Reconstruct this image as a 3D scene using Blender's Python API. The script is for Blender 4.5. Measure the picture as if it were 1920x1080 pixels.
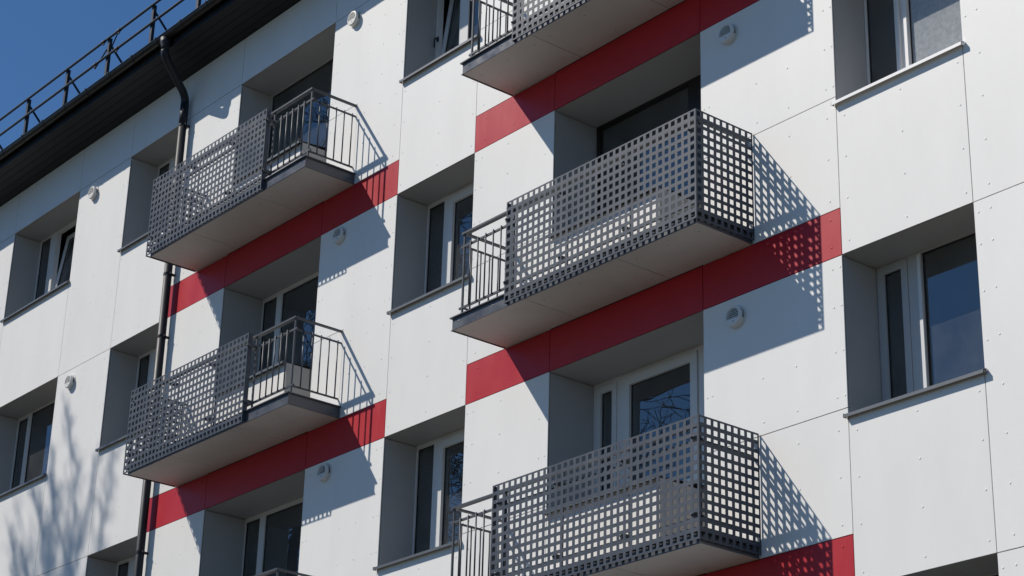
import bpy, bmesh, math, random
from mathutils import Vector, Matrix, Quaternion

sc = bpy.context.scene
for o in list(bpy.data.objects):
    bpy.data.objects.remove(o)

# ------------------------------------------------------------------ camera
# facade is the plane y = 0, x runs along it, z up; the pavement is at z = -3
RC = [[0.63680546, 0.77058190, 0.02612177],
      [-0.28818628, 0.26930627, -0.91892481],
      [-0.71514158, 0.57764840, 0.39356684]]
cd = bpy.data.cameras.new('camera')
cam = bpy.data.objects.new('camera', cd)
sc.collection.objects.link(cam)
r, d, f = Vector(RC[0]), Vector(RC[1]), Vector(RC[2])
m = Matrix((r, -d, -f)).transposed().to_4x4()
m.translation = Vector((16.70708, -11.84864, -1.42375))
cam.matrix_world = m
cd.sensor_width = 36.0
cd.lens = 3891.03 / 1920 * 36
cd.clip_start = 0.1
cd.clip_end = 3000
sc.camera = cam

# ------------------------------------------------------------------ light
SUN = Vector((1.08, 1.0, -1.5)).normalized()          # direction the light travels
el = math.asin(-SUN.z)
az = math.atan2(-SUN.x, -SUN.y)                       # sun azimuth from +Y towards +X
w = bpy.data.worlds.new('World')
sc.world = w
w.use_nodes = True
nt = w.node_tree
for n in list(nt.nodes):
    nt.nodes.remove(n)
out = nt.nodes.new('ShaderNodeOutputWorld')
bg = nt.nodes.new('ShaderNodeBackground')
sky = nt.nodes.new('ShaderNodeTexSky')
sky.sky_type = 'NISHITA'
sky.sun_disc = False
sky.sun_elevation = el
sky.sun_rotation = az % (2 * math.pi)
sky.air_density = 1.0
sky.altitude = 1200
sky.dust_density = 0.0
sky.ozone_density = 5.0
bg.inputs[1].default_value = 0.085
tint = nt.nodes.new('ShaderNodeVectorMath'); tint.operation = 'MULTIPLY'   # very clear, dry spring air
tint.inputs[1].default_value = (0.68, 0.93, 1.08)
nt.links.new(sky.outputs[0], tint.inputs[0])
nt.links.new(tint.outputs[0], bg.inputs[0])
nt.links.new(bg.outputs[0], out.inputs[0])
sl = bpy.data.lights.new('sun', 'SUN')
sl.energy = 4.6
sl.angle = math.radians(0.5)
sl.color = (1.0, 0.94, 0.85)
so = bpy.data.objects.new('sun', sl)
sc.collection.objects.link(so)
so.rotation_euler = SUN.to_track_quat('-Z', 'Y').to_euler()
so.location = (-30, -30, 40)
sc.view_settings.view_transform = 'Standard'
sc.view_settings.look = 'None'
sc.view_settings.gamma = 1.0
sc.view_settings.exposure = 0.0

# ------------------------------------------------------------------ materials
def mat(name, col, rough=0.5, metal=0.0, var=0.0, scale=4.0, stretch=(1, 1, 1), bump=0.0, bscale=200,
        rand=0.0, spec=0.5, col2=None, rvar=0.0):
    m = bpy.data.materials.new(name)
    m.use_nodes = True
    nt = m.node_tree
    b = nt.nodes['Principled BSDF']
    b.inputs['Base Color'].default_value = (*col, 1)
    b.inputs['Roughness'].default_value = rough
    b.inputs['Metallic'].default_value = metal
    b.inputs['Specular IOR Level'].default_value = spec
    L = nt.links.new
    tc = nt.nodes.new('ShaderNodeTexCoord')
    if var or col2 or rand or rvar:
        mp = nt.nodes.new('ShaderNodeMapping')
        mp.inputs['Scale'].default_value = stretch
        L(tc.outputs['Object'], mp.inputs[0])
        oi = nt.nodes.new('ShaderNodeObjectInfo')
        cm = nt.nodes.new('ShaderNodeVectorMath'); cm.operation = 'SCALE'
        cm.inputs[0].default_value = (37, 53, 71)
        L(oi.outputs['Random'], cm.inputs['Scale'])
        ad = nt.nodes.new('ShaderNodeVectorMath'); ad.operation = 'ADD'
        L(mp.outputs[0], ad.inputs[0]); L(cm.outputs[0], ad.inputs[1])
        nz = nt.nodes.new('ShaderNodeTexNoise')
        nz.inputs['Scale'].default_value = scale
        nz.inputs['Detail'].default_value = 6
        nz.inputs['Roughness'].default_value = 0.6
        L(ad.outputs[0], nz.inputs['Vector'])
        mr = nt.nodes.new('ShaderNodeMapRange')
        mr.inputs[1].default_value = 0.25; mr.inputs[2].default_value = 0.75
        mr.inputs[3].default_value = 1 - var; mr.inputs[4].default_value = 1 + var
        L(nz.outputs['Fac'], mr.inputs[0])
        m2 = nt.nodes.new('ShaderNodeMapRange')
        m2.inputs[3].default_value = 1 - rand; m2.inputs[4].default_value = 1 + rand
        L(oi.outputs['Random'], m2.inputs[0])
        mu = nt.nodes.new('ShaderNodeMath'); mu.operation = 'MULTIPLY'
        L(mr.outputs[0], mu.inputs[0]); L(m2.outputs[0], mu.inputs[1])
        sv = nt.nodes.new('ShaderNodeVectorMath'); sv.operation = 'SCALE'
        if col2:
            mx = nt.nodes.new('ShaderNodeMix'); mx.data_type = 'RGBA'
            mx.inputs[6].default_value = (*col, 1); mx.inputs[7].default_value = (*col2, 1)
            L(nz.outputs['Fac'], mx.inputs[0])
            L(mx.outputs[2], sv.inputs[0])
        else:
            sv.inputs[0].default_value = col
        L(mu.outputs[0], sv.inputs['Scale'])
        L(sv.outputs[0], b.inputs['Base Color'])
        if rvar:
            m3 = nt.nodes.new('ShaderNodeMapRange')
            m3.inputs[1].default_value = 0.3; m3.inputs[2].default_value = 0.7
            m3.inputs[3].default_value = rough - rvar; m3.inputs[4].default_value = rough + rvar
            L(nz.outputs['Fac'], m3.inputs[0]); L(m3.outputs[0], b.inputs['Roughness'])
    if bump:
        n2 = nt.nodes.new('ShaderNodeTexNoise')
        n2.inputs['Scale'].default_value = bscale
        n2.inputs['Detail'].default_value = 4
        L(tc.outputs['Object'], n2.inputs['Vector'])
        bp = nt.nodes.new('ShaderNodeBump')
        bp.inputs['Strength'].default_value = bump
        bp.inputs['Distance'].default_value = 0.01
        L(n2.outputs['Fac'], bp.inputs['Height'])
        L(bp.outputs[0], b.inputs['Normal'])
    return m

def glass_mat(name, ior, tint, dirt=0.0):
    m = bpy.data.materials.new(name)
    m.use_nodes = True
    nt = m.node_tree
    nt.nodes.remove(nt.nodes['Principled BSDF'])
    o = nt.nodes['Material Output']
    fr = nt.nodes.new('ShaderNodeFresnel'); fr.inputs[0].default_value = ior
    tr = nt.nodes.new('ShaderNodeBsdfTransparent'); tr.inputs[0].default_value = (*tint, 1)
    gl = nt.nodes.new('ShaderNodeBsdfGlossy'); gl.inputs['Roughness'].default_value = 0.0
    mx = nt.nodes.new('ShaderNodeMixShader')
    L = nt.links.new
    L(fr.outputs[0], mx.inputs[0]); L(tr.outputs[0], mx.inputs[1]); L(gl.outputs[0], mx.inputs[2])
    # panes are never perfectly flat: a slow ripple
    tc = nt.nodes.new('ShaderNodeTexCoord')
    nz = nt.nodes.new('ShaderNodeTexNoise'); nz.inputs['Scale'].default_value = 3.0
    nz.inputs['Detail'].default_value = 1
    L(tc.outputs['Object'], nz.inputs['Vector'])
    bp = nt.nodes.new('ShaderNodeBump'); bp.inputs['Strength'].default_value = 0.05; bp.inputs['Distance'].default_value = 0.01
    L(nz.outputs['Fac'], bp.inputs['Height']); L(bp.outputs[0], gl.inputs['Normal'])
    last = mx
    if dirt:
        df = nt.nodes.new('ShaderNodeBsdfDiffuse'); df.inputs[0].default_value = (0.55, 0.57, 0.58, 1)
        n1 = nt.nodes.new('ShaderNodeTexNoise'); n1.inputs['Scale'].default_value = 22 if dirt > .1 else 2.2
        n1.inputs['Detail'].default_value = 8; n1.inputs['Roughness'].default_value = 0.75
        L(tc.outputs['Object'], n1.inputs['Vector'])
        mr = nt.nodes.new('ShaderNodeMapRange')
        mr.inputs[1].default_value = 0.3; mr.inputs[2].default_value = 0.75
        mr.inputs[3].default_value = dirt * (0.75 if dirt > .1 else .5); mr.inputs[4].default_value = dirt * (1.3 if dirt > .1 else 1.7)
        L(n1.outputs['Fac'], mr.inputs[0])
        m2 = nt.nodes.new('ShaderNodeMixShader')
        L(mr.outputs[0], m2.inputs[0]); L(mx.outputs[0], m2.inputs[1]); L(df.outputs[0], m2.inputs[2])
        last = m2
    L(last.outputs[0], o.inputs[0])
    return m

M = {}
M['white'] = mat('white_fibre_cement', (0.785, 0.772, 0.748), 0.5, var=0.035, scale=2.2, stretch=(1, 1, 0.35),
                 bump=0.03, bscale=300, rand=0.02, spec=0.35)
M['red'] = mat('red_fibre_cement', (0.46, 0.015, 0.026), 0.40, var=0.08, scale=3, stretch=(1, 1, .4), rvar=0.06, bump=0.03, bscale=300, rand=0.04, spec=0.36)
M['reveal'] = mat('grey_reveal_board', (0.42, 0.415, 0.41), 0.5, var=0.03, scale=3, rand=0.03)
M['soffit'] = mat('pale_soffit_board', (0.58, 0.565, 0.54), 0.6, var=0.09, scale=1.8, rand=0.03)
M['wall'] = mat('dark_backing', (0.03, 0.03, 0.032), 0.9)
M['inner'] = mat('interior_plaster', (0.48, 0.46, 0.42), 0.8, var=0.1, scale=1)
M['steel'] = mat('anthracite_painted_steel', (0.064, 0.074, 0.090), 0.45, var=0.12, scale=6, rvar=0.08, spec=0.3)
M['screen'] = mat('anthracite_perforated_sheet', (0.060, 0.071, 0.092), 0.46, var=0.10, scale=5, stretch=(1, 1, 0.5),
                  rvar=0.08, rand=0.05, spec=0.28)
M['fascia'] = mat('graphite_flashing', (0.075, 0.08, 0.092), 0.33, var=0.1, scale=5, rvar=0.1, spec=0.6)
M['eave'] = mat('dark_eave_metal', (0.009, 0.0085, 0.009), 0.5, var=0.15, scale=4, spec=0.3)
M['gutter'] = mat('dark_brown_gutter', (0.014, 0.013, 0.014), 0.35, var=0.15, scale=5, spec=0.4)
M['pipe'] = mat('graphite_downpipe', (0.019, 0.022, 0.029), 0.5, var=0.12, scale=6, rvar=0.06, spec=0.3)
M['sill'] = mat('grey_sill_metal', (0.13, 0.14, 0.15), 0.4, metal=0.3, var=0.08, scale=6)
M['sill_glare'] = mat('sill_metal_sun_glare', (0.85, 0.84, 0.82), 0.35, var=0.04, scale=6)  # grey sill metal with the sun glare put into its base colour
M['pvc'] = mat('white_window_plastic', (0.70, 0.69, 0.68), 0.35, var=0.03, scale=3)
M['pvc_dark'] = mat('dark_brown_window_frame', (0.018, 0.013, 0.013), 0.35)
M['pvc_grey'] = mat('grey_window_frame', (0.48, 0.475, 0.47), 0.4, var=0.03, scale=3)
M['seal'] = mat('black_seal', (0.012, 0.012, 0.014), 0.6)
M['vent'] = mat('white_vent_plastic', (0.72, 0.71, 0.68), 0.4, var=0.04, scale=6)
M['vent_dark'] = mat('vent_shaft', (0.03, 0.03, 0.03), 0.8)
M['glass'] = glass_mat('window_glass', 2.5, (0.90, 0.94, 0.92), dirt=0.06)
M['glass_dirty'] = glass_mat('dusty_window_glass', 2.3, (0.90, 0.94, 0.94), dirt=0.50)
M['curtain'] = mat('dark_curtain', (0.05, 0.042, 0.038), 0.9, var=0.1)
M['net'] = mat('pale_curtain', (0.60, 0.63, 0.58), 0.9, var=0.08, scale=5)
M['bark'] = mat('bark', (0.06, 0.05, 0.042), 0.9, var=0.2, scale=8)
M['ground'] = mat('ground', (0.085, 0.072, 0.054), 0.95, var=0.2, scale=0.6, col2=(0.055, 0.05, 0.032))
M['roof'] = mat('dark_roof_sheet', (0.035, 0.034, 0.036), 0.45, var=0.1, scale=2)

# ------------------------------------------------------------------ helpers
C = sc.collection
def wloc(p):
    v = Vector((0, 0, 0))
    while p is not None:
        v = v + p.location
        p = p.parent
    return v

def obj(name, bm, m, parent=None, smooth=False, keep=False):
    me = bpy.data.meshes.new(name)
    if parent is not None and not keep:
        bmesh.ops.translate(bm, verts=bm.verts, vec=-wloc(parent))
    bmesh.ops.recalc_face_normals(bm, faces=bm.faces)
    bm.to_mesh(me)
    bm.free()
    for x in (m if isinstance(m, (list, tuple)) else [m]):
        me.materials.append(x)
    if smooth:
        for p in me.polygons:
            p.use_smooth = True
    o = bpy.data.objects.new(name, me)
    C.objects.link(o)
    o.parent = parent
    return o

def empty(name, loc, label=None, cat=None, group=None, parent=None):
    o = bpy.data.objects.new(name, None)
    o.empty_display_size = 0.2
    o.location = loc
    C.objects.link(o)
    o.parent = parent
    if label: o['label'] = label
    if cat: o['category'] = cat
    if group: o['group'] = group
    return o

def tag(o, label, cat, group=None):
    o['label'] = label; o['category'] = cat
    if group: o['group'] = group
    return o

def struct(o):
    o['kind'] = 'structure'
    return o

def B():
    return bmesh.new()

def box(bm, x0, x1, y0, y1, z0, z1, mi=0):
    if x0 > x1: x0, x1 = x1, x0
    if y0 > y1: y0, y1 = y1, y0
    if z0 > z1: z0, z1 = z1, z0
    v = [bm.verts.new(p) for p in ((x0, y0, z0), (x1, y0, z0), (x1, y1, z0), (x0, y1, z0),
                                   (x0, y0, z1), (x1, y0, z1), (x1, y1, z1), (x0, y1, z1))]
    for q in ((0, 3, 2, 1), (4, 5, 6, 7), (0, 1, 5, 4), (1, 2, 6, 5), (2, 3, 7, 6), (3, 0, 4, 7)):
        f = bm.faces.new([v[i] for i in q]); f.material_index = mi
    return v

def tube(bm, pts, rad, seg=10, caps=True, mi=0):
    pts = [Vector(p) for p in pts]
    n = len(pts)
    rads = rad if isinstance(rad, (list, tuple)) else [rad] * n
    tg = []
    for i in range(n):
        a = pts[max(i - 1, 0)]; b = pts[min(i + 1, n - 1)]
        tg.append((b - a).normalized())
    u = tg[0].orthogonal().normalized()
    rings = []
    for i in range(n):
        t = tg[i]
        u = (u - t * u.dot(t)).normalized()
        v = t.cross(u)
        rings.append([bm.verts.new(pts[i] + (u * math.cos(2 * math.pi * k / seg) + v * math.sin(2 * math.pi * k / seg)) * rads[i])
                      for k in range(seg)])
    for i in range(n - 1):
        for k in range(seg):
            f = bm.faces.new((rings[i][k], rings[i][(k + 1) % seg], rings[i + 1][(k + 1) % seg], rings[i + 1][k]))
            f.material_index = mi
    if caps:
        bm.faces.new(list(reversed(rings[0]))).material_index = mi
        bm.faces.new(rings[-1]).material_index = mi

def dome(bm, x, y, z, r, h, seg=8, mi=0):
    """a rivet head standing off the plane y towards -y"""
    r0 = [bm.verts.new((x + r * math.cos(2 * math.pi * k / seg), y, z + r * math.sin(2 * math.pi * k / seg))) for k in range(seg)]
    r1 = [bm.verts.new((x + .75 * r * math.cos(2 * math.pi * k / seg), y - .65 * h, z + .75 * r * math.sin(2 * math.pi * k / seg))) for k in range(seg)]
    t = bm.verts.new((x, y - h, z))
    for k in range(seg):
        j = (k + 1) % seg
        bm.faces.new((r0[k], r0[j], r1[j], r1[k])).material_index = mi
        bm.faces.new((r1[k], r1[j], t)).material_index = mi

# ------------------------------------------------------------------ ground
bm = B(); box(bm, -400, 400, -400, 400, -3.3, -3.0)
struct(obj('ground', bm, M['ground']))

# ------------------------------------------------------------------ facade grid (measured)
XL = -13.5; XR = 12.5
L0a, L0b = -9.688, -7.713
L1a, L1b = -6.287, -4.933
LOa, LOb, LOd = -3.521, -1.457, -2.0      # balcony opening, door jamb
M0, M1 = 0.0, 1.354
ROa, ROb, ROd = 2.636, 4.710, 4.145
R0, R1 = 6.333, 7.685
H = 2.8
def hd(s): return H * s                    # window heads of storey s
RED = 0.426; SILL = 1.386; JO = 1.33
TOP = 11.87
BASE = -0.4

house = empty('apartment_building', (-0.5, 3.0, -3.0),
              'white panelled apartment building with red bands, recessed windows and grey balconies', 'building')

PG = 0.004
def panel(x0, x1, z0, z1, m='white', cols=(), rows=(), extra=(), gl=PG, gr=PG):
    bm = B()
    box(bm, x0 + gl, x1 - gr, 0.0, 0.010, z0 + PG, z1 - PG)
    for x in cols:
        for z in rows:
            if x0 < x < x1 and z0 < z < z1:
                dome(bm, x, 0.0, z, 0.0100, 0.0038)
    for x, z in extra:
        if x0 < x < x1 and z0 < z < z1:
            dome(bm, x, 0.0, z, 0.0100, 0.0038)
    return obj('cladding_panel' if m == 'white' else 'red_cladding_panel', bm, M[m], house)

# backing wall behind the ventilated panels, in cells round the openings
bw = B()
def back(x0, x1, z0, z1, y1=0.5):
    x0, x1 = x0 + .030, x1 - .030
    z0 = z0 + .028
    if x1 - x0 > 0.01 and z1 - z0 > 0.01:
        box(bw, x0, x1, 0.030, y1, z0, z1)

WINROWS = (-0.10, -0.37, -0.76, -1.16)     # rivets beside a window, below the head
def rows_below_sill(h):
    return [h - d for d in (1.54, 1.925, 2.31, 2.695)]

# window columns ------------------------------------------------------------
wincols = [(L0a, L0b, .06), (L1a, L1b, .05), (M0, M1, .05), (R0, R1, .085)]
for (a, b, ml) in wincols:
    cols = (a + ml, (a + b) / 2 + (.02 if b - a < 1.5 else 0), b - .06)
    if b - a > 1.6:
        cols = (a + ml, a + .7, b - .7, b - .06)
    for s in (4, 3, 2):
        h = hd(s)
        panel(a, b, hd(s - 1), h - SILL, cols=cols, rows=rows_below_sill(h))
        back(a, b, hd(s - 1), h - SILL - .03)
    panel(a, b, hd(4), TOP)
    back(a, b, hd(4), TOP)
    if a == R0:
        panel(a, b + .055, BASE, hd(1) - SILL, cols=cols, rows=rows_below_sill(hd(1)))
        back(a, b, BASE, hd(1) - SILL - .03)
    else:
        panel(a, b, BASE, hd(1), cols=cols, rows=[hd(1) - k for k in (.1, .485, .87, 1.255)])
        back(a, b, BASE, hd(1))

# plain pillars beside windows ----------------------------------------------
def pillar(a, b, inner, near):
    """a wall strip with full height panels split at the window heads"""
    panel(a, b, hd(4), TOP)
    for s in (4, 3, 2):
        h = hd(s)
        pr = [h - .10, h - .37, h - .76, h - 1.145, h - 1.54, h - 1.925, h - 2.31, h - 2.695]
        ex = [(x, h + q) for x in near for q in WINROWS]
        panel(a, b, hd(s - 1), h, cols=inner, rows=pr, extra=ex)
    panel(a, b, BASE, hd(1), cols=inner, rows=[hd(1) - k for k in (.12, .5, .9, 1.3)],
          extra=[(x, hd(1) + q) for x in near for q in (-.12,)])
    back(a, b, BASE, TOP)
pillar(XL, L0a, (-10.45, -9.84), (-9.73,))
pillar(L0b, L1a, (-7.57, -7.0, -6.43), (-7.675, -6.325))
# right of the last window: the lowest panel starts a little further right
pillar(R1, 9.35, (7.845, 8.45, 9.2), (7.73,))
pillar(9.35, XR, (9.5, 10.4, 11.3, 12.3), ())
pillar(L1b, LOa, (-4.55, -3.98, -3.62), ()) if False else None

# pillars beside the balcony doors --------------------------------------------
def door_pillar(a, b, cols, door_x, win_x, notch=None, joint=True):
    """cols: rivet columns; door_x/win_x: extra rivets beside the door opening / the window"""
    panel(a, b, hd(4), TOP)
    for s in (4, 3, 2):
        h = hd(s); lo = hd(s - 1) + RED; j = h - JO
        up = [h - .10, h - .44, h - .83, h - 1.22] if s < 4 else [h - .11, h - .34, h - .73, h - 1.12]
        dn = [h - 1.50, h - 1.89, h - 2.28]
        ex = [(x, q) for x in (door_x + win_x) for q in up]
        if joint:
            panel(a, b, j, h, cols=cols, rows=up, extra=ex)
            panel(a, b, lo, j, cols=cols, rows=dn)
        else:
            # one sheet, cut round the fixing of the balcony railing
            nx = notch
            panel(nx, b, lo, h, cols=cols, rows=up + dn, extra=ex)
            panel(a, nx, j, h, cols=cols, rows=up, extra=ex, gr=-PG)
            panel(a, nx, lo, j, cols=cols, rows=dn, gr=.0005)
        # red band at the foot
        panel(a, b, hd(s - 1), lo, 'red', cols=(a + .17, (a + b) / 2 + .0, b - .11), rows=[lo - .08, lo - .33])
        if s == 2:
            panel(a, b, BASE, hd(1), cols=cols, rows=[hd(1) - k for k in (.12, .5, .9, 1.3)])
    back(a, b, BASE, TOP)
door_pillar(L1b, LOa, (-4.55, -4.0, -3.64), (-3.56,), (), joint=True)
door_pillar(LOb, M0, (-1.415, -.735, -.435, -.13), (-1.345,), (-.042,), notch=-.885, joint=False)
door_pillar(M1, ROa, (1.48, 1.91, 2.5), (2.59,), (1.385,), joint=True)
door_pillar(ROb, R0, (4.815, 5.41, 5.79, 6.225), (4.752,), (6.308,), joint=True)

# balcony openings -------------------------------------------------------------
for (a, b, dj) in ((LOa, LOb, LOd), (ROa, ROb, ROd)):
    panel(a, b, hd(4), TOP)
    back(a, b, hd(4), TOP, .62)
    for s in (3, 2, 1):
        h = hd(s)
        panel(a, b, h, h + RED, 'red')
        back(a, b, h, h + RED + .12, .62)
        # parapet below the window, storey s + 1
        h2 = hd(s + 1)
        panel(a, dj, h + RED + .12, h2 - SILL - .02, cols=(a + .09, a + .45, a + .82, dj - .28, dj - .12),
              rows=(h2 - 1.49, h2 - 1.86, h2 - 2.15), gr=0)
        back(a, dj, h + RED + .12, h2 - SILL - .02, .60)
        bm = B(); box(bm, dj - .002, dj + .008, .002, .60, h + RED + .13, h2 - SILL - .02)
        obj('door_reveal', bm, M['soffit'], house)
    panel(a, b, BASE, hd(1), cols=(a + .1, (a + b) / 2, b - .1), rows=(hd(1) - .1, hd(1) - .5, hd(1) - .9))
    back(a, b, BASE, hd(1))
obj('wall', bw, M['wall'], house)

# plinth and the rest of the shell
bm = B()
box(bm, XL, XR, 0.02, 0.5, -3.0, BASE - .004)
obj('plinth', bm, M['reveal'], house)
bm = B()
box(bm, XL, XL + .3, .5, 11, -3, TOP); box(bm, XR - .3, XR, .5, 11, -3, TOP)
box(bm, XL + .3, XR - .3, 10.7, 11, -3, TOP)
obj('rear_wall', bm, M['white'], house)
# rooms: floors, party walls, corridor wall
bm = B()
for s in range(0, 4):
    box(bm, XL + .3, XR - .3, .64, 5.2, hd(s) + .22, hd(s) + .40)
box(bm, XL + .3, XR - .3, .04, 10.6, TOP - .05, TOP - .001)
box(bm, XL + .3, XR - .3, 5.2, 5.35, -1, TOP - .06)
for x in (-10.3, -7.0, -4.35, -.75, 1.95, 5.5, 8.6):
    for s in range(0, 5):
        box(bm, x - .08, x + .08, .62, 5.2, hd(s) + .40, min(hd(s + 1) + .22, TOP - .06))
obj('interior', bm, M['inner'], house)

# ------------------------------------------------------------------ openings
def reveal(a, b, z0, z1, dep, bottom=True):
    bm = B()
    box(bm, a - .028, a - .005, .020, dep, z0, z1 - .008)          # left jamb
    box(bm, b + .005, b + .028, .020, dep, z0, z1 - .008)          # right jamb
    box(bm, a - .028, b + .028, .018, dep, z1, z1 + .025)          # head
    obj('window_reveal', bm, M['reveal'], house)

def frame_ring(bm, x0, x1, z0, z1, y0, y1, l, rr, t, bt):
    box(bm, x0, x0 + l, y0, y1, z0, z1)
    box(bm, x1 - rr, x1, y0, y1, z0, z1)
    box(bm, x0 + l, x1 - rr, y0, y1, z1 - t, z1)
    box(bm, x0 + l, x1 - rr, y0, y1, z0, z0 + bt)

def window(a, b, z0, z1, y, segs, m, name='window', top=.045, bot=.05, tilt=None, dirty=None, handle=None):
    """segs: (glass or sash x0, x1, sash width, sash proud). The frame fills what is left."""
    bm = B()
    xs = [a] + [q for sg in segs for q in sg[:2]] + [b]
    for i in range(0, len(xs), 2):
        if xs[i + 1] - xs[i] > .004:
            box(bm, xs[i], xs[i + 1], y, y + .075, z0, z1)
    for sg in segs:
        t = sg[4] if len(sg) > 4 else top
        box(bm, sg[0], sg[1], y + .001, y + .074, z1 - t, z1)
        box(bm, sg[0], sg[1], y + .001, y + .074, z0, z0 + bot)
    fr = obj(name, bm, m, house)
    for i, sg in enumerate(segs):
        x0, x1, sw, proud = sg[:4]
        t = sg[4] if len(sg) > 4 else top
        za, zb = z0 + bot, z1 - t
        g = M['glass_dirty'] if dirty == i else M['glass']
        if sw > 0:
            bm = B()
            frame_ring(bm, x0 + .004, x1 - .004, za + .004, zb - .004, y - proud, y + .05, sw, sw, sw, sw)
            sa = obj('sash', bm, m, fr)
            bm = B()
            box(bm, x0 + .004 + sw - .006, x1 - .004 - sw + .006, y + .022, y + .028, za + sw - .004, zb - sw + .004)
            pn = obj('pane', bm, g, fr)
            bm = B()
            frame_ring(bm, x0 + .002 + sw, x1 - .002 - sw, za + sw + .002, zb - sw - .002, y + .012, y + .0215, .008, .008, .008, .008)
            ob = [sa, pn, obj('glazing_seal', bm, M['seal'], fr)]
            if tilt == i:
                # bottom hung, leaning into the room
                fl = wloc(fr)
                piv = Vector(((x0 + x1) / 2, y + .04, za)) - fl
                rot = Matrix.Translation(piv) @ Matrix.Rotation(math.radians(-7.5), 4, 'X') @ Matrix.Translation(-piv)
                for o in ob:
                    o.data.transform(rot)
        else:
            bm = B(); box(bm, x0 - .006, x1 + .006, y + .026, y + .032, za - .006, zb + .006)
            obj('pane', bm, g, fr)
            bm = B(); frame_ring(bm, x0, x1, za, zb, y + .016, y + .0255, .009, .009, .009, .009)
            obj('glazing_seal', bm, M['seal'], fr)
    if handle is not None:
        hx, hz, hy = handle
        bm = B()
        box(bm, hx - .014, hx + .014, hy - .012, hy, hz - .03, hz + .03)
        tube(bm, [(hx, hy - .012, hz), (hx, hy - .045, hz), (hx, hy - .05, hz - .02), (hx, hy - .05, hz - .12)], .009, 8)
        obj('handle', bm, M['seal'], fr)
    return fr

def sill(a, b, z, m='sill', ext=.018, front=-.045, back_=.46, name='sill'):
    """folded sheet: sloping top, front lip, small end cheeks"""
    bm = B()
    t = .004
    zf = z - .012; zb = z + .035
    x0, x1 = a - ext, b + ext
    v = [(front, zf), (back_, zb), (back_, zb - t), (front + t, zf - t), (front + t, zf - .028), (front, zf - .028)]
    # middle part lies in the opening, the front strip runs past it
    def prism(xa, xb, poly):
        A = [bm.verts.new((xa, p[0], p[1])) for p in poly]
        Bv = [bm.verts.new((xb, p[0], p[1])) for p in poly]
        n = len(poly)
        bm.faces.new(A); bm.faces.new(list(reversed(Bv)))
        for i in range(n):
            bm.faces.new((A[i], A[(i + 1) % n], Bv[(i + 1) % n], Bv[i]))
    sl = (zb - zf) / (back_ - front)
    yw = -.004
    zw = zf + sl * (yw - front)
    prism(x0, x1, [(front, zf), (yw, zw), (yw, zw - t), (front + t, zf - t), (front + t, zf - .028), (front, zf - .028)])
    prism(a + .001, b - .001, [(yw, zw), (back_, zb), (back_, zb - t), (yw, zw - t)])
    for xx in (x0, x1 - .003):
        prism(xx, xx + .003, [(front, zf + .006), (yw, zw + .012), (yw, zw - .028), (front, zf - .028)])
    return obj(name, bm, M[m], house)

DW = 0.42; DD = 0.565
def std_sill(a, b, h, m='sill'): sill(a, b, h - SILL, m)

# middle column M: storeys 4, 3, 2
for s in (4, 3, 2):
    h = hd(s)
    reveal(M0, M1, h - SILL - .03, h, DW + .09)
    if s == 4:
        window(M0, M1, h - SILL, h, DW, [(.03, .44, .065, .004), (.60, 1.30, .0, 0)], M['pvc'], tilt=0, top=.05,
               handle=(.052, h - .72, DW - .002))
    else:
        window(M0, M1, h - SILL, h, DW, [(.022, .305, 0, 0), (.393, 1.33, .088, .02)], M['pvc'], top=.045)
    std_sill(M0, M1, h)
# right column R: storeys 3, 2, 1
for s in (3, 2, 1):
    h = hd(s)
    reveal(R0, R1 + (.055 if s == 1 else .006), h - SILL - .03, h, DW + .09)
    rb = R1 + (.055 if s == 1 else .006)
    if s == 3:
        window(R0, rb, h - SILL, h, DW, [(R0 + .02, 6.665, 0, 0), (6.815, 7.66, 0, 0, .02)], M['pvc'], top=.03, dirty=1)
    else:
        window(R0, rb, h - SILL, h, DW, [(R0 + .012, 6.665, .066, .006), (6.81, 7.665, 0, 0, .012)], M['pvc_grey'], top=.012)
    fr = [o for o in house.children if o.name.startswith('window') and 'reveal' not in o.name][-1]
    bm = B(); box(bm, 6.774, 6.807, DW - .016, DW - .0005, h - SILL + .02, h - .02)
    if s == 3: box(bm, 6.715, 6.733, DW - .030, DW - .0005, h - SILL + .02, h - .02)
    obj('cover_strip', bm, M['pvc'], fr)
    std_sill(R0, rb, h, 'sill_glare' if s == 3 else 'sill')  # upper right sill gets the glare-coloured version
# left columns
for s in (4, 3, 2):
    h = hd(s)
    reveal(L1a, L1b, h - SILL - .03, h, DW + .09)
    window(L1a, L1b, h - SILL, h, DW, [(L1a + .03, L1a + .31, 0, 0), (L1a + .40, L1b - .03, .08, .02)], M['pvc'])
    std_sill(L1a, L1b, h)
for s in (4, 3):
    h = hd(s)
    reveal(L0a, L0b, h - SILL - .03, h, DW + .09)
    if s == 4:
        window(L0a, L0b, h - SILL, h, DW, [(L0a + .03, -9.35, 0, 0), (-9.17, -8.35, .075, .004), (-8.25, L0b - .04, .08, .02)],
               M['pvc'], tilt=1, top=.03)
    else:
        window(L0a, L0b, h - SILL, h, DW, [(L0a + .03, -9.37, 0, 0), (-9.27, -8.02, 0, 0, .02)], M['pvc'], top=.05)
    std_sill(L0a, L0b, h)
h = hd(2)
reveal(L0a, L0b, h - SILL - .03, h, DW + .09)
window(L0a, L0b, h - SILL, h, DW, [(L0a + .03, -9.37, 0, 0), (-9.27, -8.02, 0, 0, .02)], M['pvc'])
std_sill(L0a, L0b, h)

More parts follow.
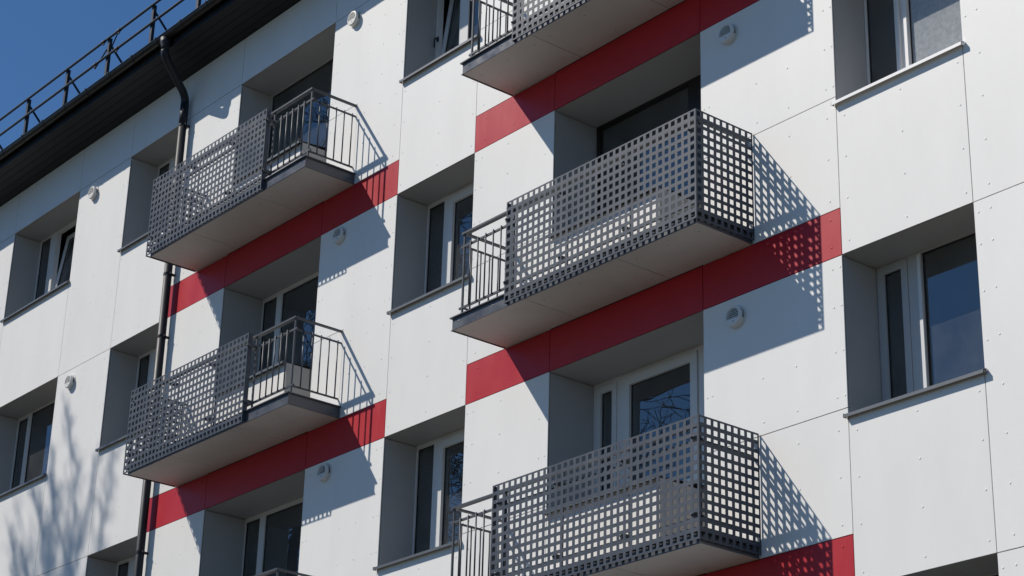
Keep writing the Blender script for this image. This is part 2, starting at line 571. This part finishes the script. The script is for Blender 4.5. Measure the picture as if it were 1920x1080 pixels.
# balcony openings: window + door
def balcony_bay(a, b, dj, s, kind, DD=DD):
    h = hd(s); zf = hd(s - 1) + RED + .14
    reveal(a, b, h - SILL - .03, h, DD + .09)
    bm = B()
    box(bm, b + .002, b + .028, .004, DD + .09, zf, h - SILL - .032)
    obj('door_reveal', bm, M['reveal'], house)
    z0 = h - SILL
    if kind == 'white_sash':      # right, lower
        m = M['pvc']
        window(a, dj - .03, z0, h, DD, [(a + .045, 2.975, .062, .012, .05), (3.065, 4.07, .088, .018, .04)], m, top=.04)
    elif kind == 'dark':
        m = M['pvc_dark']
        window(a, dj - .06, z0, h, DD, [(a + .05, dj - .18, 0, 0, .035)], m, top=.035)
    elif kind == 'dark_thin':
        m = M['pvc_grey']
        window(a, dj - .06, z0, h, DD, [(a + .015, dj - .065, 0, 0, .02)], m, top=.02)
    else:                         # white, left
        m = M['pvc']
        window(a, dj - .06, z0, h, DD, [(a + .01, a + .315, 0, 0, .05), (a + .43, dj - .065, 0, 0, .05)], m, top=.05)
    # balcony door
    bm = B()
    frame_ring(bm, dj - (.03 if kind == 'white_sash' else .06), b, zf, h, DD + .001, DD + .076, .07, .07, .06, .05)
    box(bm, dj + .01, b - .07, DD + .012, DD + .06, zf + .05, zf + .30)
    dr = obj('balcony_door', bm, m, house)
    bm = B()
    dw = .08 if kind in ('white_sash', 'dark') else .03
    frame_ring(bm, dj + .015, b - .075, zf + .055, h - .065, DD - .012, DD + .05, dw, dw, dw, .0)
    obj('sash', bm, m, dr)
    bm = B(); box(bm, dj + .01 + dw, b - .07 - dw, DD + .02, DD + .026, zf + .30, h - .06 - dw)
    obj('pane', bm, M['glass'], dr)
    # sill on the parapet
    sill(a, dj + .012, h - SILL, ext=0, back_=DD - .005, front=-.055)
balcony_bay(LOa, LOb, LOd, 4, 'dark_thin', .45)
balcony_bay(LOa, LOb, LOd, 3, 'white')
balcony_bay(LOa, LOb, LOd, 2, 'white')
balcony_bay(ROa, ROb, ROd, 4, 'white')
balcony_bay(ROa, ROb, ROd, 3, 'dark')
balcony_bay(ROa, ROb, ROd, 2, 'white_sash')

# ------------------------------------------------------------------ balconies
SW = 3.355; SY = -.67
def perforated(bm, nx, nz, pitch, hole, th, x0, z0, mapf):
    """flat sheet nx x nz square holes; mapf(u, d, w) -> world"""
    mg = (pitch - hole) / 2
    us = [0.0]; ws = [0.0]
    for i in range(nx):
        us += [i * pitch + mg, i * pitch + mg + hole]
    us.append(nx * pitch)
    for i in range(nz):
        ws += [i * pitch + mg, i * pitch + mg + hole]
    ws.append(nz * pitch)
    F = {}; K = {}
    for i, u in enumerate(us):
        for j, q in enumerate(ws):
            F[i, j] = bm.verts.new(mapf(x0 + u, 0, z0 + q))
            K[i, j] = bm.verts.new(mapf(x0 + u, th, z0 + q))
    nu, nw = len(us), len(ws)
    solid = lambda i, j: 0 <= i < nu - 1 and 0 <= j < nw - 1 and not (i % 2 == 1 and j % 2 == 1)
    for i in range(nu - 1):
        for j in range(nw - 1):
            if solid(i, j):
                bm.faces.new((F[i, j], F[i + 1, j], F[i + 1, j + 1], F[i, j + 1]))
                bm.faces.new((K[i, j], K[i, j + 1], K[i + 1, j + 1], K[i + 1, j]))
                for (di, dj, p, q) in ((-1, 0, (i, j), (i, j + 1)), (1, 0, (i + 1, j), (i + 1, j + 1)),
                                       (0, -1, (i, j), (i + 1, j)), (0, 1, (i, j + 1), (i + 1, j + 1))):
                    if not solid(i + di, j + dj):
                        bm.faces.new((F[p], F[q], K[q], K[p]))

def make_balcony(sg, loc, name='balcony', ncol=32):
    """local u runs from the open end to the screened end, x = sg * u; y = 0 at the wall, z = 0 at the soffit"""
    def bx(bm, u0, u1, y0, y1, z0, z1): box(bm, sg * u0, sg * u1, y0, y1, z0, z1)
    hl = wloc(house)
    SYP, SZ = (-.702, .022) if sg > 0 else (-.720, -.004)
    # the slab is the part itself
    bm = B()
    bx(bm, .012, SW - .012, SY + .012, -.002, .012, .135)
    bl = obj(name, bm, M['reveal'], house, keep=True)
    bl.location = Vector(loc) - hl
    K = dict(keep=True)
    # soffit boards with open joints
    js = [0.006, 1.07, 2.33, SW - .006] if sg > 0 else [0.006, 1.03, 2.40, SW - .006]
    for i in range(3):
        bm = B()
        bx(bm, js[i] + (.004 if i else 0), js[i + 1] - (.004 if i < 2 else 0), SY + .004, -.003, 0.0, .010)
        for u in (js[i] + .12, (js[i] + js[i + 1]) / 2, js[i + 1] - .12):
            for y in (-.12, -.52):
                seg = 6
                vs = [bm.verts.new((sg * u + .007 * math.cos(2 * math.pi * k / seg), y + .007 * math.sin(2 * math.pi * k / seg), -.002)) for k in range(seg)]
                fc = bm.faces.new(vs); fc.material_index = 1
        obj('soffit_board', bm, [M['soffit'], M['fascia']], bl, **K)
    # folded metal edge: front, both ends, with a lip on top and a drip edge below
    bm = B()
    bx(bm, 0, SW, SY, SY + .004, -.004, .118)
    bx(bm, -.022, SW + .022, SY - .022, SY + .03, .118, .130)
    bx(bm, 0, .004, SY + .004, -.003, -.004, .118)
    bx(bm, SW - .004, SW, SY + .004, -.003, -.004, .118)
    bx(bm, -.022, .03, SY + .03, -.003, .118, .130)
    bx(bm, SW - .03, SW + .022, SY + .03, -.003, .118, .130)
    bx(bm, -.010, SW + .004, SY - .010, SY, -.008, -.002)
    bx(bm, -.010, 0, SY, -.003, -.008, -.002)
    for u in (.10, .62, 1.4, 2.2, 2.9):
        dome(bm, sg * u, SY, .07, .009, .006)
    obj('edge_flashing', bm, M['fascia'], bl, **K)
    # steel railing
    RY = -.605; RU = .06; RE = 3.30
    zt, zm, zb = 1.03, .885, .235
    for (u0, u1, y0, y1) in ((RU - .03, RE + .03, RY - .03, RY + .03),):
        bm = B(); bx(bm, u0 + .006, u1 - .006, y0 + .006, y1 - .006, zt - .020, zt)
        obj('handrail', bm, M['steel'], bl, **K)
    for u in (RU, RE):
        bm = B(); bx(bm, u - .019, u + .019, RY + .021, -.002, zt - .018, zt - .001)
        obj('handrail', bm, M['steel'], bl, **K)
    for z in (zm, zb):
        bm = B(); bx(bm, RU - .045, RE + .03, RY - .010, RY + .010, z - .010, z + .010)
        obj('cross_rail', bm, M['steel'], bl, **K)
        for u in (RU, RE):
            bm = B(); bx(bm, u - .0085, u + .0085, RY + .0095, -.002, z - .0085, z + .0085)
            obj('cross_rail', bm, M['steel'], bl, **K)
    for u in (RU, .82, 1.60, 2.46, RE):
        bm = B()
        bx(bm, u - .009, u + .009, RY - .009, RY + .009, .137, zt - .019)
        bx(bm, u - .04, u + .04, RY - .035, RY + .035, .1355, .144)
        # clamp that carries the screen
        if u > .5:
            for z in (zm, zb):
                bx(bm, u - .02, u + .02, SYP + .006, RY - .015, z - .02, z + .02)
                dome(bm, sg * u, SYP - .003, z, .012, .012)
        obj('post', bm, M['steel'], bl, **K)
    for u in (.18, .296, .413, .530, .648):
        bm = B(); tube(bm, [(sg * u, RY - .018, zb - .010), (sg * u, RY - .018, zm + .018)], .008, 8)
        obj('baluster', bm, M['steel'], bl, **K, smooth=True)
    for y in (-.50, -.385, -.275, -.165, -.055):
        bm = B(); tube(bm, [(sg * (RU - .017), y, zb - .012), (sg * (RU - .017), y, zm + .014)], .008, 8)
        obj('baluster', bm, M['steel'], bl, **K, smooth=True)
    # perforated sheets: front and end, with folded returns
    SU0 = .82 - .08 * (ncol - 32); th = .003
    bm = B()
    perforated(bm, ncol, 13, .08, .047, th, SU0, SZ, lambda u, dd, q: (sg * u, SYP + dd, q))
    bx(bm, SU0, SU0 + .003, SYP + .0035, SYP + .055, SZ + .001, SZ + 1.039)
    obj('perforated_screen', bm, M['screen'], bl, **K)
    bm = B()
    UE = .82 + 2.56
    PE = (-SYP - .006) / 9
    perforated(bm, 9, 13, PE, PE * .59, th, 0, 0, lambda u, dd, q: (sg * (UE + .0005 + dd), SYP + u, SZ + q * .08 / PE))
    obj('perforated_screen', bm, M['screen'], bl, **K)
    return bl

def copy_balcony(src, loc):
    r = src.copy(); C.objects.link(r)
    r.location = Vector(loc) - wloc(house)
    for ch in list(src.children):
        c = ch.copy(); C.objects.link(c); c.parent = r
    return r

rb = make_balcony(1, (1.972, 0, hd(2) + RED + .004))
copy_balcony(rb, (1.972, 0, hd(3) + RED + .004))
make_balcony(1, (1.972, 0, hd(1) + RED + .004), ncol=33)      # this front sheet is one row of holes wider
lb = make_balcony(-1, (-.85, 0, hd(2) + RED + .004))
copy_balcony(lb, (-.85, 0, hd(3) + RED + .004))
copy_balcony(lb, (-.85, 0, hd(1) + RED + .004))

# ------------------------------------------------------------------ eaves, gutter, roof
EX0, EX1 = XL - .5, XR + .5
bm = B()
for i in range(5):
    for (o0, o1, up) in ((0, .099, 0), (.098, .106, .005)):
        ya, yb = -.004 - i * .105 - o0, -.004 - i * .105 - o1
        za, zb = TOP + up - ya * .15, TOP + up - yb * .15
        v = [bm.verts.new(p) for p in ((EX0, ya, za), (EX1, ya, za), (EX1, yb, zb), (EX0, yb, zb),
                                       (EX0, ya, za + .02), (EX1, ya, za + .02), (EX1, yb, zb + .02), (EX0, yb, zb + .02))]
        for q in ((0, 3, 2, 1), (4, 5, 6, 7), (0, 1, 5, 4), (1, 2, 6, 5), (2, 3, 7, 6), (3, 0, 4, 7)):
            bm.faces.new([v[k] for k in q])
box(bm, EX0, EX1, .0, .03, TOP + .002, TOP + .03)
obj('eave_soffit', bm, M['eave'], house)
bm = B()
box(bm, EX0, EX1, -.546, -.532, TOP + .066, TOP + .235)
obj('fascia_board', bm, M['eave'], house)
GY, GZ, GR = -.610, 12.088, .062
bm = B()
n = 12
prof = []
for k in range(n + 1):
    a = math.pi + math.pi * k / n
    prof.append((GY + GR * math.cos(a), GZ + GR * math.sin(a)))
inn = [(GY + (GR - .003) * math.cos(math.pi + math.pi * k / n), GZ + (GR - .003) * math.sin(math.pi + math.pi * k / n)) for k in range(n, -1, -1)]
poly = prof + inn
va = [bm.verts.new((EX0, p[0], p[1])) for p in poly]
vb = [bm.verts.new((EX1, p[0], p[1])) for p in poly]
for i in range(len(poly)):
    j = (i + 1) % len(poly)
    bm.faces.new((va[i], va[j], vb[j], vb[i]))
tube(bm, [(EX0, GY - GR, GZ + .002), (EX1, GY - GR, GZ + .002)], .009, 10)
gut = obj('gutter', bm, M['gutter'], house, smooth=True)
x = -12.75
while x < EX1:
    bm = B()
    A = [(GY + (GR + .004) * math.cos(math.pi + math.pi * k / 10), GZ + (GR + .004) * math.sin(math.pi + math.pi * k / 10)) for k in range(11)]
    Bq = [(GY + (GR + .0005) * math.cos(math.pi + math.pi * k / 10), GZ + (GR + .0005) * math.sin(math.pi + math.pi * k / 10)) for k in range(11)]
    for k in range(10):
        q = [A[k], A[k + 1], Bq[k + 1], Bq[k]]
        v0 = [bm.verts.new((x, p[0], p[1])) for p in q]; v1 = [bm.verts.new((x + .025, p[0], p[1])) for p in q]
        bm.faces.new(v0); bm.faces.new(v1)
        for i in range(4):
            bm.faces.new((v0[i], v0[(i + 1) % 4], v1[(i + 1) % 4], v1[i]))
    box(bm, x, x + .025, GY - GR - .014, GY - GR + .004, GZ + .0, GZ + .02)
    obj('gutter_bracket', bm, M['pipe'], gut)
    x += .62
bm = B()
RS = math.tan(math.radians(14))
vv = [(EX0, -.575, 12.09), (EX1, -.575, 12.09), (EX1, 5.5, 12.09 + 6.075 * RS), (EX0, 5.5, 12.09 + 6.075 * RS)]
v0 = [bm.verts.new(p) for p in vv]; v1 = [bm.verts.new((p[0], p[1], p[2] + .03)) for p in vv]
bm.faces.new(v0); bm.faces.new(v1)
for i in range(4):
    bm.faces.new((v0[i], v0[(i + 1) % 4], v1[(i + 1) % 4], v1[i]))
x = EX0 + .3
while x < EX1:
    za = 12.12
    q = [(x - .012, -.575, za), (x + .012, -.575, za), (x + .012, 5.5, za + 6.075 * RS), (x - .012, 5.5, za + 6.075 * RS)]
    a0 = [bm.verts.new(p) for p in q]; a1 = [bm.verts.new((p[0], p[1], p[2] + .025)) for p in q]
    bm.faces.new(a1)
    for i in range(4):
        bm.faces.new((a0[i], a0[(i + 1) % 4], a1[(i + 1) % 4], a1[i]))
    x += .6
vv2 = [(EX0, 5.5, 12.09 + 6.075 * RS), (EX1, 5.5, 12.09 + 6.075 * RS), (EX1, 11.6, 12.09), (EX0, 11.6, 12.09)]
v0 = [bm.verts.new(p) for p in vv2]; v1 = [bm.verts.new((p[0], p[1], p[2] + .03)) for p in vv2]
bm.faces.new(v0); bm.faces.new(v1)
obj('roof', bm, M['roof'], house)

# roof safety railing -----------------------------------------------------------
PY = -.35
rr = empty('roof_railing', (-6.0, PY, 12.15), 'dark steel safety railing with two tubes along the roof edge above the gutter', 'railing')
def rz(y): return 12.12 + (y + .575) * RS
for z in (13.06, 12.772):
    bm = B(); tube(bm, [(-14.0, PY - .022, z), (12.5, PY - .022, z)], .019, 10)
    obj('rail', bm, M['pipe'], rr, smooth=True)
px = -5.443 - 1.207 * 7
i = 0
while px < 12.4:
    bm = B()
    box(bm, px - .027, px + .027, PY - .006, PY + .006, rz(PY), 13.075)
    box(bm, px + .016, px + .022, PY + .0065, PY + .04, rz(PY), 13.07)
    obj('post', bm, M['pipe'], rr)
    bm = B()
    a = Vector((px + .03, PY + .02, 12.955)); b_ = Vector((px + .03, PY + .62, rz(PY + .62)))
    dr = (b_ - a).normalized(); up = Vector((1, 0, 0)); sd = dr.cross(up).normalized()
    for (o1, o2, w1, w2) in ((0, 0, .003, .018),):
        vs = []
        for p in (a, b_):
            for (e, g) in ((-w1, -w2), (w1, -w2), (w1, w2), (-w1, w2)):
                vs.append(bm.verts.new(p + up * e + sd * g))
        for k in range(4):
            bm.faces.new((vs[k], vs[(k + 1) % 4], vs[4 + (k + 1) % 4], vs[4 + k]))
        bm.faces.new(vs[:4]); bm.faces.new(vs[4:])
    obj('brace', bm, M['pipe'], rr)
    if abs(px + 6.65) < .2:
        # diagonal stays where two rail lengths meet
        bm = B()
        tube(bm, [(px + .05, PY - .01, 12.80), (px + .30, PY - .022, 13.05)], .010, 6)
        tube(bm, [(px - .02, PY - .01, 12.90), (px - .30, PY - .022, 12.70)], .010, 6)
        for (cx, cz) in ((px + .31, 13.06), (px - .12, 13.06), (px - .30, 12.772), (px + .30, 12.772)):
            tube(bm, [(cx - .04, PY - .022, cz), (cx + .04, PY - .022, cz)], .024, 10)
            box(bm, cx - .02, cx + .02, PY - .03, PY - .014, cz - .05, cz - .02)
        obj('stay', bm, M['pipe'], rr)
    px += 1.207
    i += 1

# drainpipe ------------------------------------------------------------------------
PX, PYY, PR = -4.79, -.085, .050
OX, OY = -4.51, -.602
dp = empty('drainpipe', (PX, PYY, -3.0), 'dark grey round drainpipe with a swan neck running from the gutter down the white facade', 'drainpipe')
bm = B()
tube(bm, [(OX, OY, 12.05), (OX, OY, 11.985), (OX, OY, 11.93), (OX, OY, 11.88)], [.078, .074, .056, .056], 18)
obj('gutter_outlet', bm, M['pipe'], dp, smooth=True)
pts = []
A0 = Vector((OX, OY, 11.90)); A1 = Vector((OX, OY, 11.80)); A2 = Vector((PX, PYY, 11.50)); A3 = Vector((PX, PYY, 11.32))
def bez(p0, p1, p2, n):
    return [p0 * (1 - t) ** 2 + p1 * 2 * t * (1 - t) + p2 * t * t for t in [k / n for k in range(n + 1)]]
dn = (A2 - A1).normalized()
pts = [A0] + bez(Vector((OX, OY, 11.86)), A1, A1 + dn * .12, 6) + bez(A2 - dn * .12, A2, Vector((PX, PYY, 11.40)), 6) + [A3]
bm = B(); tube(bm, pts, .053, 22)
obj('swan_neck', bm, M['pipe'], dp, smooth=True)
bm = B(); tube(bm, [(PX, PYY, 11.40), (PX, PYY, 11.06)], .0555, 22)
obj('pipe_socket', bm, M['pipe'], dp, smooth=True)
bm = B(); tube(bm, [(PX, PYY, 11.08), (PX, PYY, -2.9)], .052, 22)
obj('pipe', bm, M['pipe'], dp, smooth=True)
for z in (11.07, 8.95, 8.10, 5.32, 2.5, -.3):
    bm = B()
    tube(bm, [(PX, PYY, z - .016), (PX, PYY, z + .016)], .0575, 22)
    box(bm, PX + .012, PX + .045, PYY + .03, -.001, z - .012, z + .012)
    box(bm, PX + .048, PX + .085, PYY - .010, PYY + .010, z - .012, z + .012)
    obj('pipe_clip', bm, M['pipe'], dp)

# wall vents -------------------------------------------------------------------------
def make_vent():
    t = empty('wall_vent', (0, 0, 0))
    def disc(bm, r0, r1, y0, y1, seg=28, mi=0, cap=True):
        a = [bm.verts.new((r0 * math.cos(2 * math.pi * k / seg), y0, r0 * math.sin(2 * math.pi * k / seg))) for k in range(seg)]
        b = [bm.verts.new((r1 * math.cos(2 * math.pi * k / seg), y1, r1 * math.sin(2 * math.pi * k / seg))) for k in range(seg)]
        for k in range(seg):
            bm.faces.new((a[k], a[(k + 1) % seg], b[(k + 1) % seg], b[k])).material_index = mi
        if cap:
            bm.faces.new(b).material_index = mi
    bm = B()
    disc(bm, .127, .127, -.001, -.010); 
    obj('flange', bm, M['vent'], t)
    bm = B()                         # throat, dark
    disc(bm, .092, .092, -.011, -.030)
    obj('throat', bm, M['vent_dark'], t)
    bm = B()                         # cap: thick rounded ring round the louvres
    seg = 32
    prof = [(.104, -.032), (.108, -.040), (.108, -.066), (.102, -.074), (.086, -.076), (.084, -.070), (.084, -.040)]
    rings = [[bm.verts.new((r_ * math.cos(2 * math.pi * k / seg), y_, r_ * math.sin(2 * math.pi * k / seg))) for k in range(seg)] for r_, y_ in prof]
    for i in range(len(prof) - 1):
        for k in range(seg):
            bm.faces.new((rings[i][k], rings[i][(k + 1) % seg], rings[i + 1][(k + 1) % seg], rings[i + 1][k]))
    # lower third of the cap is closed and slopes back to the wall
    zc = -.030
    half = math.sqrt(.1 ** 2 - zc ** 2)
    a0 = math.atan2(zc, -half); a1 = math.atan2(zc, half)
    m_ = 12
    angs = [a0 + (a1 - a0) * k / m_ for k in range(m_ + 1)]
    front = [bm.verts.new((.100 * math.cos(a), -.078, .100 * math.sin(a))) for a in angs]
    back_ = [bm.verts.new((.112 * math.cos(a), -.012, .112 * math.sin(a))) for a in angs]
    bm.faces.new(front)
    for k in range(m_):
        bm.faces.new((front[k], front[k + 1], back_[k + 1], back_[k]))
    bm.faces.new((front[0], front[-1], back_[-1], back_[0]))
    vs = [bm.verts.new((.012 + .008 * math.cos(2 * math.pi * k / 8), -.0785, -.062 + .008 * math.sin(2 * math.pi * k / 8))) for k in range(8)]
    bm.faces.new(vs).material_index = 1
    cap = obj('cover', bm, [M['vent'], M['vent_dark']], t)
    bm = B()
    for k in range(6):
        z = -.022 + k * .0185
        hw = math.sqrt(max(.0001, .083 ** 2 - z ** 2))
        v = [bm.verts.new(p) for p in ((-hw, -.072, z), (hw, -.072, z), (hw, -.050, z + .010), (-hw, -.050, z + .010),
                                       (-hw, -.072, z + .007), (hw, -.072, z + .007), (hw, -.050, z + .017), (-hw, -.050, z + .017))]
        for q in ((0, 1, 2, 3), (4, 5, 6, 7), (0, 1, 5, 4), (2, 3, 7, 6), (0, 3, 7, 4), (1, 2, 6, 5)):
            bm.faces.new([v[i] for i in q])
    obj('louvre_slats', bm, M['vent'], t)
    return t
vent = make_vent()
G = 'round wall vents on the facade'
spots = [(-7.25, 10.99, 'round white vent under the eave shadow, right of the tilted far left window'),
         (-7.29, 8.20, 'round white vent between two left window columns, above the tree shadow'),
         (-1.03, 11.05, 'sunlit round white vent under the eave beside the top left balcony door'),
         (-1.05, 8.255, 'shaded round white vent below the corner of the top left balcony'),
         (-1.045, 5.46, 'shaded round white vent below the corner of the second left balcony'),
         (5.09, 8.205, 'shaded round white vent near the top, below the cut off top right balcony'),
         (5.125, 5.405, 'shaded round white vent below the screened corner of the middle right balcony')]
for i, (x, z, lb_) in enumerate(spots):
    if i == 0:
        t = vent
    else:
        t = vent.copy(); C.objects.link(t)
        for ch in list(vent.children):
            c = ch.copy(); C.objects.link(c); c.parent = t
    t.location = (x, 0, z)
    t.scale = (.86, .80, .86)
    tag(t, lb_, 'vent', G)

# curtains ----------------------------------------------------------------------------
def curtain(x0, x1, y, z0, z1, m, folds, amp, label, name='curtain'):
    bm = B()
    n = max(8, folds * 8)
    rnd = random.Random(int(abs(x0 * 100)))
    ph = rnd.random() * 6
    cols = []
    for i in range(n + 1):
        t = i / n
        yy = y + amp * math.sin(t * folds * 2 * math.pi + ph) + .4 * amp * math.sin(t * folds * 4.7 + 2 * ph)
        x = x0 + (x1 - x0) * t
        cols.append([bm.verts.new((x, yy + dy, z)) for dy in (0, .003) for z in (z0, z1)])
    for i in range(n):
        a, b = cols[i], cols[i + 1]
        bm.faces.new((a[0], b[0], b[1], a[1])); bm.faces.new((a[2], a[3], b[3], b[2]))
        bm.faces.new((a[0], a[2], b[2], b[0])); bm.faces.new((a[1], b[1], b[3], a[3]))
    for c in (cols[0], cols[-1]):
        bm.faces.new((c[0], c[1], c[3], c[2]))
    o = obj(name, bm, m, smooth=True)
    return tag(o, label, 'curtain', 'curtains behind the windows')
curtain(2.70, 4.05, .78, hd(2) - 1.35, hd(2) - .02, M['curtain'], 12, .03,
        'dark folded curtain behind the white framed window above the lowest right balcony')
curtain(R0 + .05, 6.55, .62, hd(3) - 1.37, hd(3) + .0, M['net'], 3, .012,
        'greyish curtain behind the left pane of the window with the bright sill')
curtain(M0 + .03, .40, .60, hd(3) - 1.37, hd(3) - .0, M['net'], 4, .014,
        'pale green curtain in the left pane of the window at picture centre')
curtain(-2.78, -2.14, .56, hd(4) - 1.37, hd(4) - .92, M['net'], 2, .006,
        'pale half height blind behind the glass at the top left balcony')
curtain(L0a + .55, -8.0, .66, hd(3) - 1.37, hd(3) - .0, M['net'], 7, .02,
        'pale green curtain behind the large pane of the far left lower window')

# trees ---------------------------------------------------------------------------------
MINR = .0065
def make_tree(seed, height, upright, spread, trunk_r, levels):
    rnd = random.Random(seed)
    V = {0: [], 1: []}; F = {0: [], 1: []}
    def add(pts, rads, seg, part):
        vs, fs = V[part], F[part]
        n = len(pts)
        u = None
        base = len(vs)
        for i in range(n):
            a = pts[max(i - 1, 0)]; b = pts[min(i + 1, n - 1)]
            t = (b - a).normalized()
            if u is None: u = t.orthogonal().normalized()
            u = (u - t * u.dot(t)).normalized()
            v = t.cross(u)
            for k in range(seg):
                an = 2 * math.pi * k / seg
                vs.append(pts[i] + (u * math.cos(an) + v * math.sin(an)) * rads[i])
        for i in range(n - 1):
            for k in range(seg):
                fs.append((base + i * seg + k, base + i * seg + (k + 1) % seg, base + (i + 1) * seg + (k + 1) % seg, base + (i + 1) * seg + k))
    def grow(p, d, length, r0, lev):
        n = max(3, int(7 - lev))
        pts = [p.copy()]; rads = [r0]; dirs = [d.copy()]
        q = p.copy(); dd = d.copy()
        for i in range(n):
            wob = .10 + .05 * lev
            dd = dd + Vector((rnd.gauss(0, wob), rnd.gauss(0, wob), rnd.gauss(0, wob))) + Vector((0, 0, upright * (.12 if lev else .02)))
            dd.normalize()
            q = q + dd * (length / n)
            pts.append(q.copy()); rads.append(max(MINR, r0 * (1 - .85 * (i + 1) / n))); dirs.append(dd.copy())
        add(pts, rads, (8, 6, 4, 3, 3, 3)[lev], 0 if lev == 0 else 1)
        if lev >= levels: return
        nch = (20, 13, 10, 6, 5)[lev]
        for c in range(nch):
            t = (.22 + .76 * (c + rnd.random()) / nch) if lev == 0 else (.12 + .86 * (c + rnd.random()) / nch)
            i = min(n - 1, int(t * n)); fr = t * n - i
            bp = pts[i].lerp(pts[i + 1], fr)
            bd = dirs[i + 1]
            ax = bd.orthogonal().normalized()
            ax.rotate(Quaternion(bd, rnd.random() * 2 * math.pi))
            ang = math.radians(spread * (.7 + .6 * rnd.random()))
            nd = bd.copy(); nd.rotate(Quaternion(ax, ang))
            br = max(MINR * 1.2, (r0 * (1 - .85 * t)) * (.55 if lev else .42))
            ln = length * ((.46 if lev == 0 else .5) * (1.15 - .75 * t)) * (.75 + .5 * rnd.random())
            grow(bp, nd, ln, br, lev + 1)
    grow(Vector((0, 0, 0)), Vector((0, 0, 1)), height, trunk_r, 0)
    out_ = []
    for part, nm in ((0, 'trunk'), (1, 'crown')):
        me = bpy.data.meshes.new(nm)
        me.from_pydata([tuple(v) for v in V[part]], [], F[part])
        me.materials.append(M['bark'])
        out_.append(me)
    return out_

def place_tree(meshes, name, loc, rz_, label, scale=1.0):
    t = empty(name, loc, label, 'tree', 'bare trees in front of the building')
    t.rotation_euler = (0, 0, rz_); t.scale = (scale,) * 3
    for me in meshes:
        o = bpy.data.objects.new(me.name, me); C.objects.link(o); o.parent = t
    return t
wide = make_tree(11, 14.5, .35, 48, .20, 3)

def make_feathery_tree(seed):
    """slender tree of steep leaders, each given where its shadow falls on the wall (x, z)"""
    rnd = random.Random(seed)
    T = 6.0
    P = lambda x, z, dy=0: Vector((x - 1.08 * (T + dy), -(T + dy), z + 1.5 * (T + dy)))
    lead = [
        [(-7.39, 7.86), (-7.10, 7.30), (-6.86, 6.88), (-6.80, 6.43), (-6.76, 5.99), (-6.72, 5.42)],
        [(-6.36, 6.84), (-6.33, 6.57), (-6.41, 6.27), (-6.51, 5.87), (-6.58, 5.61), (-6.64, 5.27)],
        [(-5.88, 6.89), (-5.86, 6.50), (-5.92, 6.16), (-5.99, 5.83), (-6.04, 5.43), (-6.07, 5.09)],
        [(-8.04, 6.82), (-7.90, 6.64), (-7.74, 6.38), (-7.53, 6.01), (-7.31, 5.54)],
        [(-7.63, 6.98), (-7.44, 6.57), (-7.21, 6.20), (-7.00, 5.90), (-6.78, 5.58)],
        [(-8.57, 6.38), (-8.39, 6.04), (-8.21, 5.57)],
        [(-8.16, 6.00), (-7.93, 5.66), (-7.68, 5.26)],
        [(-7.61, 7.30), (-7.51, 7.0), (-7.45, 6.75)],
    ]
    bc = B(); bt = B()
    fork = P(-6.95, 2.6)
    n_ = 0
    def twig(p, d, ln, r, lev):
        pts = [p]; q = p; dd = d.copy(); k = 4
        for i in range(k):
            dd = (dd + Vector((rnd.gauss(0, .10), rnd.gauss(0, .10), rnd.gauss(0, .08) + .10))).normalized()
            q = q + dd * (ln / k); pts.append(q)
        tube(bc, pts, [max(.0026, r * (1 - .8 * i / k)) for i in range(k + 1)], 3, False)
        if lev < 2:
            for c in range(5 if lev == 0 else 3):
                i = rnd.randint(1, k)
                ax = dd.orthogonal(); ax.rotate(Quaternion(dd, rnd.random() * 6.283))
                nd = dd.copy(); nd.rotate(Quaternion(ax, math.radians(rnd.uniform(18, 40))))
                twig(pts[i], nd, ln * rnd.uniform(.35, .6), r * .6, lev + 1)
    for li, L in enumerate(lead):
        dy = rnd.uniform(-.25, .25)
        pts = [P(x, z, dy * (1 - i / len(L))) for i, (x, z) in enumerate(L)][::-1]
        mid = fork.lerp(pts[0], .55) + Vector((rnd.uniform(-.1, .1), rnd.uniform(-.1, .1), .1))
        pts = [fork, mid] + pts
        n = len(pts)
        tube(bc, pts, [.017 * (1 - i / n) + .006 for i in range(n)], 6, False)
        for i in range(1, n - 1):
            a, b = pts[i], pts[i + 1]
            seg = (b - a).length
            cnt = int(seg / .045)
            for c in range(cnt):
                t = (c + rnd.random()) / max(1, cnt)
                p = a.lerp(b, t)
                d = (b - a).normalized()
                ax = d.orthogonal(); ax.rotate(Quaternion(d, rnd.random() * 6.283))
                d.rotate(Quaternion(ax, math.radians(rnd.uniform(16, 42))))
                rel = (i + t) / (n - 1)
                twig(p, d, rnd.uniform(.22, .46) * (1.25 - .75 * rel), .0052, 0)
    base = Vector((fork.x, fork.y, -3.05))
    tube(bt, [base, base.lerp(fork, .4) + Vector((.08, 0, 0)), base.lerp(fork, .75) + Vector((-.03, .03, 0)), fork], [.16, .12, .08, .055], 10)
    t = empty('slender_tree', base, 'tall slender bare tree casting its feathery shadow on the lower left wall', 'tree',
              'bare trees in front of the building')
    obj('trunk', bt, M['bark'], t, smooth=True)
    obj('crown', bc, M['bark'], t)
make_feathery_tree(3)
place_tree(wide, 'bare_tree', (-9.4, -12.0, -3.05), 0.0, 'bare spreading tree mirrored in the window above the lowest right balcony', 1.22)
place_tree(wide, 'bare_tree', (-15.6, -12.5, -3.05), 2.1, 'bare spreading tree mirrored in the window left of the lowest right balcony', 1.2)
place_tree(wide, 'bare_tree', (-21.5, -12.0, -3.05), 4.0, 'bare spreading tree mirrored in the left balcony windows', 1.5)
